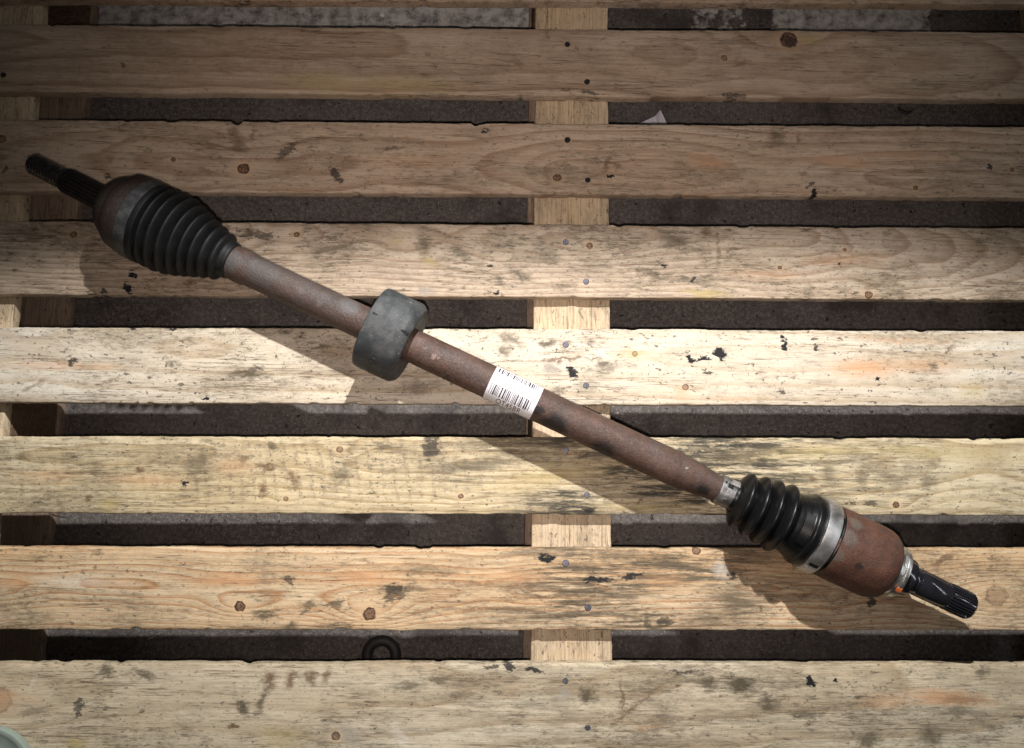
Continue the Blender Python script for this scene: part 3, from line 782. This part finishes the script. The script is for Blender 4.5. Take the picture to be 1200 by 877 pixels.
# bell of the outer joint
lathe('joint_bell', [(90, 14.5), (92.5, 17), (95, 24), (98.5, 30.5), (103, 35), (107, 37.6), (111, 38.6), (114.5, 39.2), (116.5, 43.5), (120, 46.4), (127, 47.6), (136, 48.2), (146, 48.2), (153, 47)],
      m_cup, tilt=TILT, rf=lambda x, a, r: r * (1 + 0.012 * math.cos(3 * a + 0.6)))
lathe('boot_clamp', [(138.0, 47.8), (138.5, 49.3), (141, 49.4), (144.5, 49.0), (148, 49.5), (151.4, 49.4), (152, 47.8)], m_dull, tilt=TILT * 0.6)


def deep(points, steps=8):
    """wide round crests and narrow roots"""
    out = []
    for (s0, r0), (s1, r1) in zip(points[:-1], points[1:]):
        for k in range(steps):
            t = k / steps
            if r1 > r0: e = math.sin(math.pi / 2 * t) ** 0.8
            else: e = 1 - math.cos(math.pi / 2 * t) ** 0.8
            out.append((s0 + (s1 - s0) * t, r0 + (r1 - r0) * e))
    out.append(points[-1])
    return out


bt = [(151, 47.5), (153, 49.6), (157.5, 49.4), (160.5, 39), (165.5, 50.0), (171, 37), (177, 50.2), (182.8, 35), (189, 48.2), (195, 32.5), (200.5, 44.6), (206, 30), (211, 40.4), (216.5, 27.5), (221.5, 36.4), (227, 25.5),
      (232, 32.4), (238, 23.5), (244, 29.0), (248.5, 23.0), (252, 22.4), (256, 21.8), (258, 20)]
boot1 = lathe('rubber_boot', deep(bt), m_boot_old, tilt=0.0, rf=lambda x, a, r: r * (1 + 0.006 * math.sin(a * 2 + x * 60)))
boot1['label'] = 'dusty cone-shaped pleated rubber boot'
# tube
tube_prof = [(246, 18.5), (256, 19.6), (262, 20.6), (272, 20.9), (277, 20.6), (281, 19.5), (300, 19.2), (420, 19.6), (560, 19.9), (700, 20.2), (800, 20.6), (826, 20.6), (840, 20.1), (852, 19.0), (864, 17.6), (874, 16.4), (882, 15.8), (905, 15.6)]
dense = []
for (a, b) in zip(tube_prof[:-1], tube_prof[1:]):
    nn = max(1, int((b[0] - a[0]) / 8))
    for k in range(nn):
        t = k / nn
        dense.append((a[0] + (b[0] - a[0]) * t, a[1] + (b[1] - a[1]) * t))
dense.append(tube_prof[-1])
tube = lathe('tube', dense, m_tube, seg=80, rf=lambda x, a, r: r * (1 + 0.008 * noise.noise(Vector((x * 60, math.cos(a) * 2.5, math.sin(a) * 2.5)))))
# vibration damper
dp = [(439, 20), (439, 30), (438.4, 40), (437.2, 45), (437.0, 48.0), (437.8, 49.3), (439.5, 49.8), (444, 50.1), (456, 50.0), (457, 50.35), (459, 50.35), (460, 50.0), (474, 50.0), (480.5, 49.8), (482.5, 49.2), (487.6, 45.6), (488.6, 44.3), (488.6, 38), (487.5, 34), (486, 28), (485.5, 19.8)]
damper = lathe('damper_ring', dp, m_damper, seg=96, rf=lambda x, a, r: r * (1 + 0.010 * noise.noise(Vector((x * 40, math.cos(a) * 3, math.sin(a) * 3)))), sharp=30)
m_slit = plain('slit_black', (0.006, 0.006, 0.006), 0.9)
for (s0, s1, deg) in ((438.6, 448, 79), (478, 487.6, 84)):
    a = math.radians(deg)
    vs, fs = [], []
    for j, s in enumerate((s0, (s0 * 0.6 + s1 * 0.4), s1)):
        w = (0.026, 0.030, 0.010)[j] if s0 < 460 else (0.010, 0.030, 0.026)[j]
        base_r = 50.1 if s < 482 else 47.5
        if s < 440: base_r = 48.9
        for da, rr in ((-w, base_r - 1.5), (-w, base_r + 0.12), (w, base_r + 0.12), (w, base_r - 1.5)):
            aa = a + da
            vs.append((S(s), rr * K(s) * math.cos(aa), rr * K(s) * math.sin(aa) + AXL))
    for j in range(2):
        for k in range(4):
            fs.append((j * 4 + k, j * 4 + (k + 1) % 4, (j + 1) * 4 + (k + 1) % 4, (j + 1) * 4 + k))
    fs += [(0, 1, 2, 3), (8, 9, 10, 11)]
    link('slit', vs, fs, m_slit, damper, smooth=False)
# inner boot
small_clamp = lathe('small_boot_clamp', [(884, 15.8), (884.4, 17.4), (888, 17.6), (893, 17.5), (899, 17.6), (902.4, 17.3), (902.8, 16)], m_steel2)
bi = [(899, 16.4), (903, 17.6), (906, 18.2), (915.5, 33.5), (924.5, 27.5), (932.5, 37.2), (940.5, 29.5), (948.5, 40.0), (956.5, 32), (964.5, 42.2), (973, 35.2), (978, 36.0), (986, 38.0), (990, 40), (994.5, 43.2), (999, 43.2), (1002, 42), (1022, 42), (1025, 42.8), (1026.2, 41)]


def boot_curve(points):
    out = []
    for i, ((s0, r0), (s1, r1)) in enumerate(zip(points[:-1], points[1:])):
        pleat = 905 <= s0 < 973
        nst = 9 if pleat else 4
        for k in range(nst):
            t = k / nst
            e = 0.5 - 0.5 * math.cos(math.pi * t)
            if pleat:                                   # round crests, sharp roots
                e = math.sin(math.pi / 2 * t) if r1 > r0 else 1 - math.cos(math.pi / 2 * t)
                e = 0.75 * e + 0.25 * t
            out.append((s0 + (s1 - s0) * t, r0 + (r1 - r0) * e))
    out.append(points[-1])
    return out


boot2 = lathe('rubber_boot', boot_curve(bi), m_boot_new, seg=96, sharp=70)
boot2['label'] = 'clean glossy black pleated rubber boot'
# raised flat pad on the cuff
lathe('cuff_pad', [(979, 35.0), (979.4, 38.6), (984, 39.8), (989, 41.2), (990, 40.2)], m_boot_new, boot2, seg=14, th=(math.radians(68), math.radians(122)), sharp=30)
# ear and rivets of the small clamp
m_hole = plain('punched_hole', (0.004, 0.004, 0.004), 0.9)


def patch(name, s0, s1, d0, d1, r0, r1, mat, parent, seg=8, ns=3):
    """a raised curved plate hugging the axis: s range, degree range, inner and outer radius"""
    vs, fs = [], []
    for rr in (r0, r1):
        for i in range(ns + 1):
            s = s0 + (s1 - s0) * i / ns
            for k in range(seg + 1):
                a = math.radians(d0 + (d1 - d0) * k / seg)
                vs.append((S(s), rr * K(s) * math.cos(a), rr * K(s) * math.sin(a) + AXL))
    c = seg + 1; L = (ns + 1) * c
    for i in range(ns):
        for k in range(seg):
            q = (i * c + k, i * c + k + 1, (i + 1) * c + k + 1, (i + 1) * c + k)
            fs.append(q); fs.append(tuple(x + L for x in q))
    for k in range(seg):
        fs.append((k, k + 1, k + 1 + L, k + L)); fs.append((ns * c + k, ns * c + k + 1, ns * c + k + 1 + L, ns * c + k + L))
    for i in range(ns):
        fs.append((i * c, (i + 1) * c, (i + 1) * c + L, i * c + L)); fs.append((i * c + seg, (i + 1) * c + seg, (i + 1) * c + seg + L, i * c + seg + L))
    return link(name, vs, fs, mat, parent, sharp=30)


patch('clamp_ear', 894, 903.5, 40, 62, 17.2, 21.0, m_steel, small_clamp)
patch('hole', 890.5, 897.0, 56, 74, 17.3, 17.95, m_hole, small_clamp)
patch('hole', 886.5, 888.6, 52, 60, 17.3, 17.95, m_hole, small_clamp)
patch('band_overlap', 885.5, 901.5, 76, 150, 17.4, 18.1, m_steel2, small_clamp)
for dg, ss in ((88, 893), (104, 893), (122, 893)):
    patch('rivet', ss - 1.2, ss + 1.2, dg - 4, dg + 4, 18.0, 18.9, m_zinc, small_clamp, seg=4)
big_clamp = lathe('large_boot_clamp', [(1002.6, 42.4), (1003.0, 45.0), (1006, 45.5), (1011, 45.3), (1016, 45.5), (1019.6, 45.0), (1020, 42.4)], m_steel, seg=96)
patch('slot', 1006, 1017, 139, 146, 45.2, 45.75, m_hole, big_clamp)
patch('band_overlap', 1004.5, 1018.5, 150, 215, 45.3, 46.1, m_steel, big_clamp, seg=12)
lathe('tripod_housing', [(1014, 40), (1024, 42.4), (1026, 43.0), (1040, 43.3), (1065, 43.2), (1083, 43.0), (1090, 42.3), (1096, 40.4), (1100.5, 37.4), (1103, 34), (1104.2, 28), (1104.5, 22)], m_housing, seg=96,
      rf=lambda x, a, r: r * (1 + 0.006 * noise.noise(Vector((x * 50, math.cos(a) * 3, math.sin(a) * 3)))))
ring = lathe('dust_shield_ring', [(1099, 27), (1101, 30.5), (1105, 30.8), (1107.5, 30.4), (1108.5, 29.2), (1110, 29.0), (1111, 30.6), (1113, 31.4), (1115.5, 31.2), (1117, 29.5), (1117.5, 23), (1117, 20)], m_zinc, seg=96)
m_orange = plain('orange_paint', (0.80, 0.20, 0.055), 0.5)
patch('paint_mark', 1110.8, 1116.6, 124, 135, 29.4, 31.5, m_orange, ring)
lathe('seal_collar', [(1112, 19), (1117.8, 20.5), (1119, 22.3), (1127, 22.3), (1130.5, 21.6), (1132, 19.6), (1132.5, 15)], m_black, seg=80)
lathe('oiled_stub', [(1128, 15.2), (1134, 16.1), (1139, 16.2), (1140, 15.6), (1141.5, 15.6), (1142.5, 16.2), (1160, 16.3), (1175, 16.3), (1177, 15.6), (1179, 15.4)], m_black, seg=80)
tipp = lathe('splined_tip', [(1177, 15), (1179, 16.0), (1181, 16.4), (1205, 16.4), (1208.5, 16.2), (1210.5, 15.0), (1212, 13.4), (1212.4, 9)], m_black, seg=224, rf=teeth(28, 0.10), sharp=25)

# ---- barcode sticker wrapped round the tube
m_paper = simple('white_sticker_paper', (0.66, 0.66, 0.70), (0.76, 0.76, 0.80), 70, 0.5, dust=(0.42, 0.38, 0.34), dust_amt=0.25, bump=0.3, dist=0.0008)
m_ink = plain('black_label_ink', (0.03, 0.03, 0.035), 0.6)


def tube_r(s):
    return 19.9 + (s - 560) / 140 * 0.3


RS = tube_r(620) + 0.45
sticker = patch('barcode_sticker', 590.5, 650.5, 14, 212, RS - 0.2, RS, m_paper, shaft, seg=48, ns=8)
sticker['label'] = 'white paper sticker with two printed barcodes'


def ink_strip(bars, name):
    vs, fs = [], []
    for (s0, s1, d0, d1) in bars:
        nseg = max(1, int(abs(d1 - d0) / 5))
        b = len(vs)
        for k in range(nseg + 1):
            a = math.radians(d0 + (d1 - d0) * k / nseg)
            for s in (s0, s1):
                rr = (RS + 0.09) * K(s)
                vs.append((S(s), rr * math.cos(a), rr * math.sin(a) + AXL))
        for k in range(nseg):
            fs.append((b + 2 * k, b + 2 * k + 1, b + 2 * k + 3, b + 2 * k + 2))
    return link(name, vs, fs, m_ink, sticker, smooth=False)


rb = random.Random(11)
bars = []
s = 594.5
while s < 645:
    w = rb.choice((0.7, 0.8, 1.2, 1.7)); bars.append((s, s + w, 25, 52)); s += w + rb.choice((0.8, 0.9, 1.4, 2.2))
ink_strip(bars, 'barcode')
bars = []
s = 594.0
while s < 644:
    w = rb.choice((0.7, 0.8, 1.2, 1.7)); bars.append((s, s + w, 94, 131)); s += w + rb.choice((0.8, 0.9, 1.2, 1.9))
ink_strip(bars, 'barcode')
bars = []
for row, (s_a, s_b) in ((84, (607, 645)), ):
    s = s_a
    while s < s_b:
        bars.append((s, s + 1.1, row, row + 2.2)); bars.append((s, s + 0.4, row, row + 7)); bars.append((s + 0.9, s + 1.3, row + 2, row + 7))
        s += rb.choice((2.2, 2.2, 4.4))
ink_strip(bars, 'small_print')

cu = bpy.data.curves.new('sticker_text', 'FONT'); cu.body = 'OT45BR'; cu.size = 1.0; cu.space_character = 1.1
to = bpy.data.objects.new('sticker_text', cu); COL.objects.link(to)
bpy.context.view_layer.update()
me = bpy.data.meshes.new_from_object(to.evaluated_get(bpy.context.evaluated_depsgraph_get()))
bpy.data.objects.remove(to)
xs = [v.co.x for v in me.vertices]; ys = [v.co.y for v in me.vertices]
x0, x1, y0, y1 = min(xs), max(xs), min(ys), max(ys)
bm = bmesh.new(); bm.from_mesh(me)
bmesh.ops.triangulate(bm, faces=bm.faces[:])
for _ in range(3):
    bmesh.ops.subdivide_edges(bm, edges=[e for e in bm.edges if e.calc_length() > 0.14], cuts=1)
    bmesh.ops.triangulate(bm, faces=bm.faces[:])
for v in bm.verts:
    s = 606.0 + (v.co.x - x0) / (x1 - x0) * 31.0
    a = math.radians(162 - (v.co.y - y0) / (y1 - y0) * 27.0)
    rr = (RS + 0.11) * K(s)
    v.co = (S(s), rr * math.cos(a), rr * math.sin(a) + AXL)
bm.to_mesh(me); bm.free()
me.materials.clear(); me.materials.append(m_ink)
txt = bpy.data.objects.new('printed_code', me); COL.objects.link(txt); txt.parent = sticker

# ------------------------------------------------------------------ small things on and under the pallet
# round green lid, cut off by the lower left corner
m_green = simple('pale_green_plastic', (0.20, 0.26, 0.22), (0.27, 0.33, 0.28), 30, 0.55, dust=(0.28, 0.27, 0.22), dust_amt=0.5, bump=0.2)
c = at(-14, 907, TOP)
prof = [(0.0, 0.006), (0.030, 0.006), (0.044, 0.0065), (0.048, 0.0085), (0.051, 0.0095), (0.0535, 0.0090), (0.0545, 0.007), (0.0550, 0.0005)]
vs, fs = [(0, 0, 0.006)], []
for r, zz in prof[1:]:
    for k in range(64):
        a = 2 * math.pi * k / 64
        vs.append((r * math.cos(a), r * math.sin(a), zz))
for k in range(64):
    fs.append((0, 1 + k, 1 + (k + 1) % 64))
    for j in range(len(prof) - 2):
        fs.append((1 + j * 64 + k, 1 + (j + 1) * 64 + k, 1 + (j + 1) * 64 + (k + 1) % 64, 1 + j * 64 + (k + 1) % 64))
disc = link('green_disc', vs, fs, m_green)
disc.location = (c.x, c.y, TOP + 0.0004)
tag(disc, 'pale green plastic disc cut off by the bottom left corner', 'disc')


def torus(name, loc, R, r, mat, squash=1.0, a0=0.0, a1=2 * math.pi, nu=48, nv=14, taper=0.0):
    vs, fs = [], []
    full = abs(a1 - a0 - 2 * math.pi) < 1e-6
    cols = nu if full else nu + 1
    for i in range(cols):
        a = a0 + (a1 - a0) * i / nu
        q = 1 - taper * abs(2 * i / nu - 1) ** 2
        for j in range(nv):
            b = 2 * math.pi * j / nv
            rr = R + r * q * math.cos(b)
            vs.append((rr * math.cos(a), rr * math.sin(a), r * squash * (1 + q * math.sin(b))))
    for i in range(nu):
        i2 = (i + 1) % cols
        for j in range(nv):
            j2 = (j + 1) % nv
            fs.append((i * nv + j, i2 * nv + j, i2 * nv + j2, i * nv + j2))
    if not full:
        fs.append(tuple(range(nv))); fs.append(tuple((cols - 1) * nv + j for j in range(nv)))
    o = link(name, vs, fs, mat); o.location = loc
    return o


m_rub = simple('dirty_black_rubber', (0.010, 0.010, 0.011), (0.018, 0.018, 0.019), 60, 0.6, dust=(0.05, 0.05, 0.05), dust_amt=0.4)
q = at(447, 768, 0.006)
o = torus('rubber_ring', (q.x, q.y, 0.0), 0.0195, 0.0075, m_rub, 0.9)
tag(o, 'black rubber ring lying on the concrete between two pallet boards', 'ring')
q = at(1062, 124, 0.003)
o = torus('rubber_curl', (q.x, q.y, 0.0), 0.0115, 0.0028, m_rub, 0.9, math.radians(185), math.radians(320), 24, 10, 0.6)
tag(o, 'small curved black rubber piece on the concrete near the top right', 'rubber scrap')

m_scrap = plain('thin_white_plastic', (0.62, 0.60, 0.68), 0.4)
tri = [at(745, 147, 0.001), at(768, 136, 0.004), at(771, 150, 0.001), at(774, 129, 0.014), at(783, 148, 0.001), at(766, 158, 0.001)]
o0 = tri[2].copy(); o0.z = 0
vs = [q - o0 for q in tri]; fs = [(0, 1, 2), (1, 3, 2), (3, 4, 2), (0, 2, 5), (2, 4, 5)]
vs2 = [v + Vector((0, 0, -0.0006)) for v in vs]
o = link('plastic_scrap', vs + vs2, fs + [tuple(i + 6 for i in reversed(f)) for f in fs], m_scrap, None, smooth=False)
o.location = o0
tag(o, 'folded white plastic scrap on the concrete below the top boards', 'scrap')


def sliver(name, p0, p1, z0, z1, w, mat, label, cat):
    a = at(*p0, z0); b = at(*p1, z1)
    mid_ = (a + b) / 2; mid_.z = min(z0, z1)
    d = (b - a).normalized(); side = d.cross(Vector((0, 0, 1))).normalized()
    vs = []
    for t, ww in ((0, 0.3), (0.3, 1.0), (0.7, 0.8), (1, 0.15)):
        c_ = a.lerp(b, t) + side * (0.0015 * math.sin(t * 3)) - mid_
        for sx, sz in ((-1, 0), (0, 0.8), (1, 0), (0, -0.5)):
            vs.append(c_ + side * sx * w * ww + Vector((0, 0, sz * w * ww)))
    fs = [(i * 4 + k, i * 4 + (k + 1) % 4, (i + 1) * 4 + (k + 1) % 4, (i + 1) * 4 + k) for i in range(3) for k in range(4)] + [(0, 1, 2, 3), (12, 13, 14, 15)]
    o = link(name, vs, fs, mat, None, smooth=False)
    o.location = mid_
    tag(o, label, cat)
    return o


m_straw = plain('pale_wood_sliver', (0.66, 0.58, 0.44), 0.6)
sliver('wood_splinter', (56, 601), (79, 607), 0.026, 0.020, 0.0012, m_straw, 'pale wood splinter above the base board at the left edge', 'splinter')
sliver('wood_splinter', (173, 749), (188, 741), 0.003, 0.003, 0.0008, m_straw, 'short pale splinter on concrete below the knotty orange board', 'splinter')
bm = bmesh.new(); bmesh.ops.create_icosphere(bm, subdivisions=2, radius=0.0042)
for v in bm.verts:
    v.co *= 1 + 0.18 * noise.noise(v.co * 400)
    v.co.z *= 0.6
me = bpy.data.meshes.new('pebble'); bm.to_mesh(me); bm.free(); me.materials.append(plain('chalk_white', (0.75, 0.74, 0.70), 0.8))
o = bpy.data.objects.new('pebble', me); COL.objects.link(o); q = at(448, 17, 0.003); o.location = (q.x, q.y, 0.0024)
tag(o, 'tiny white pebble on the bright concrete strip at the top', 'pebble')
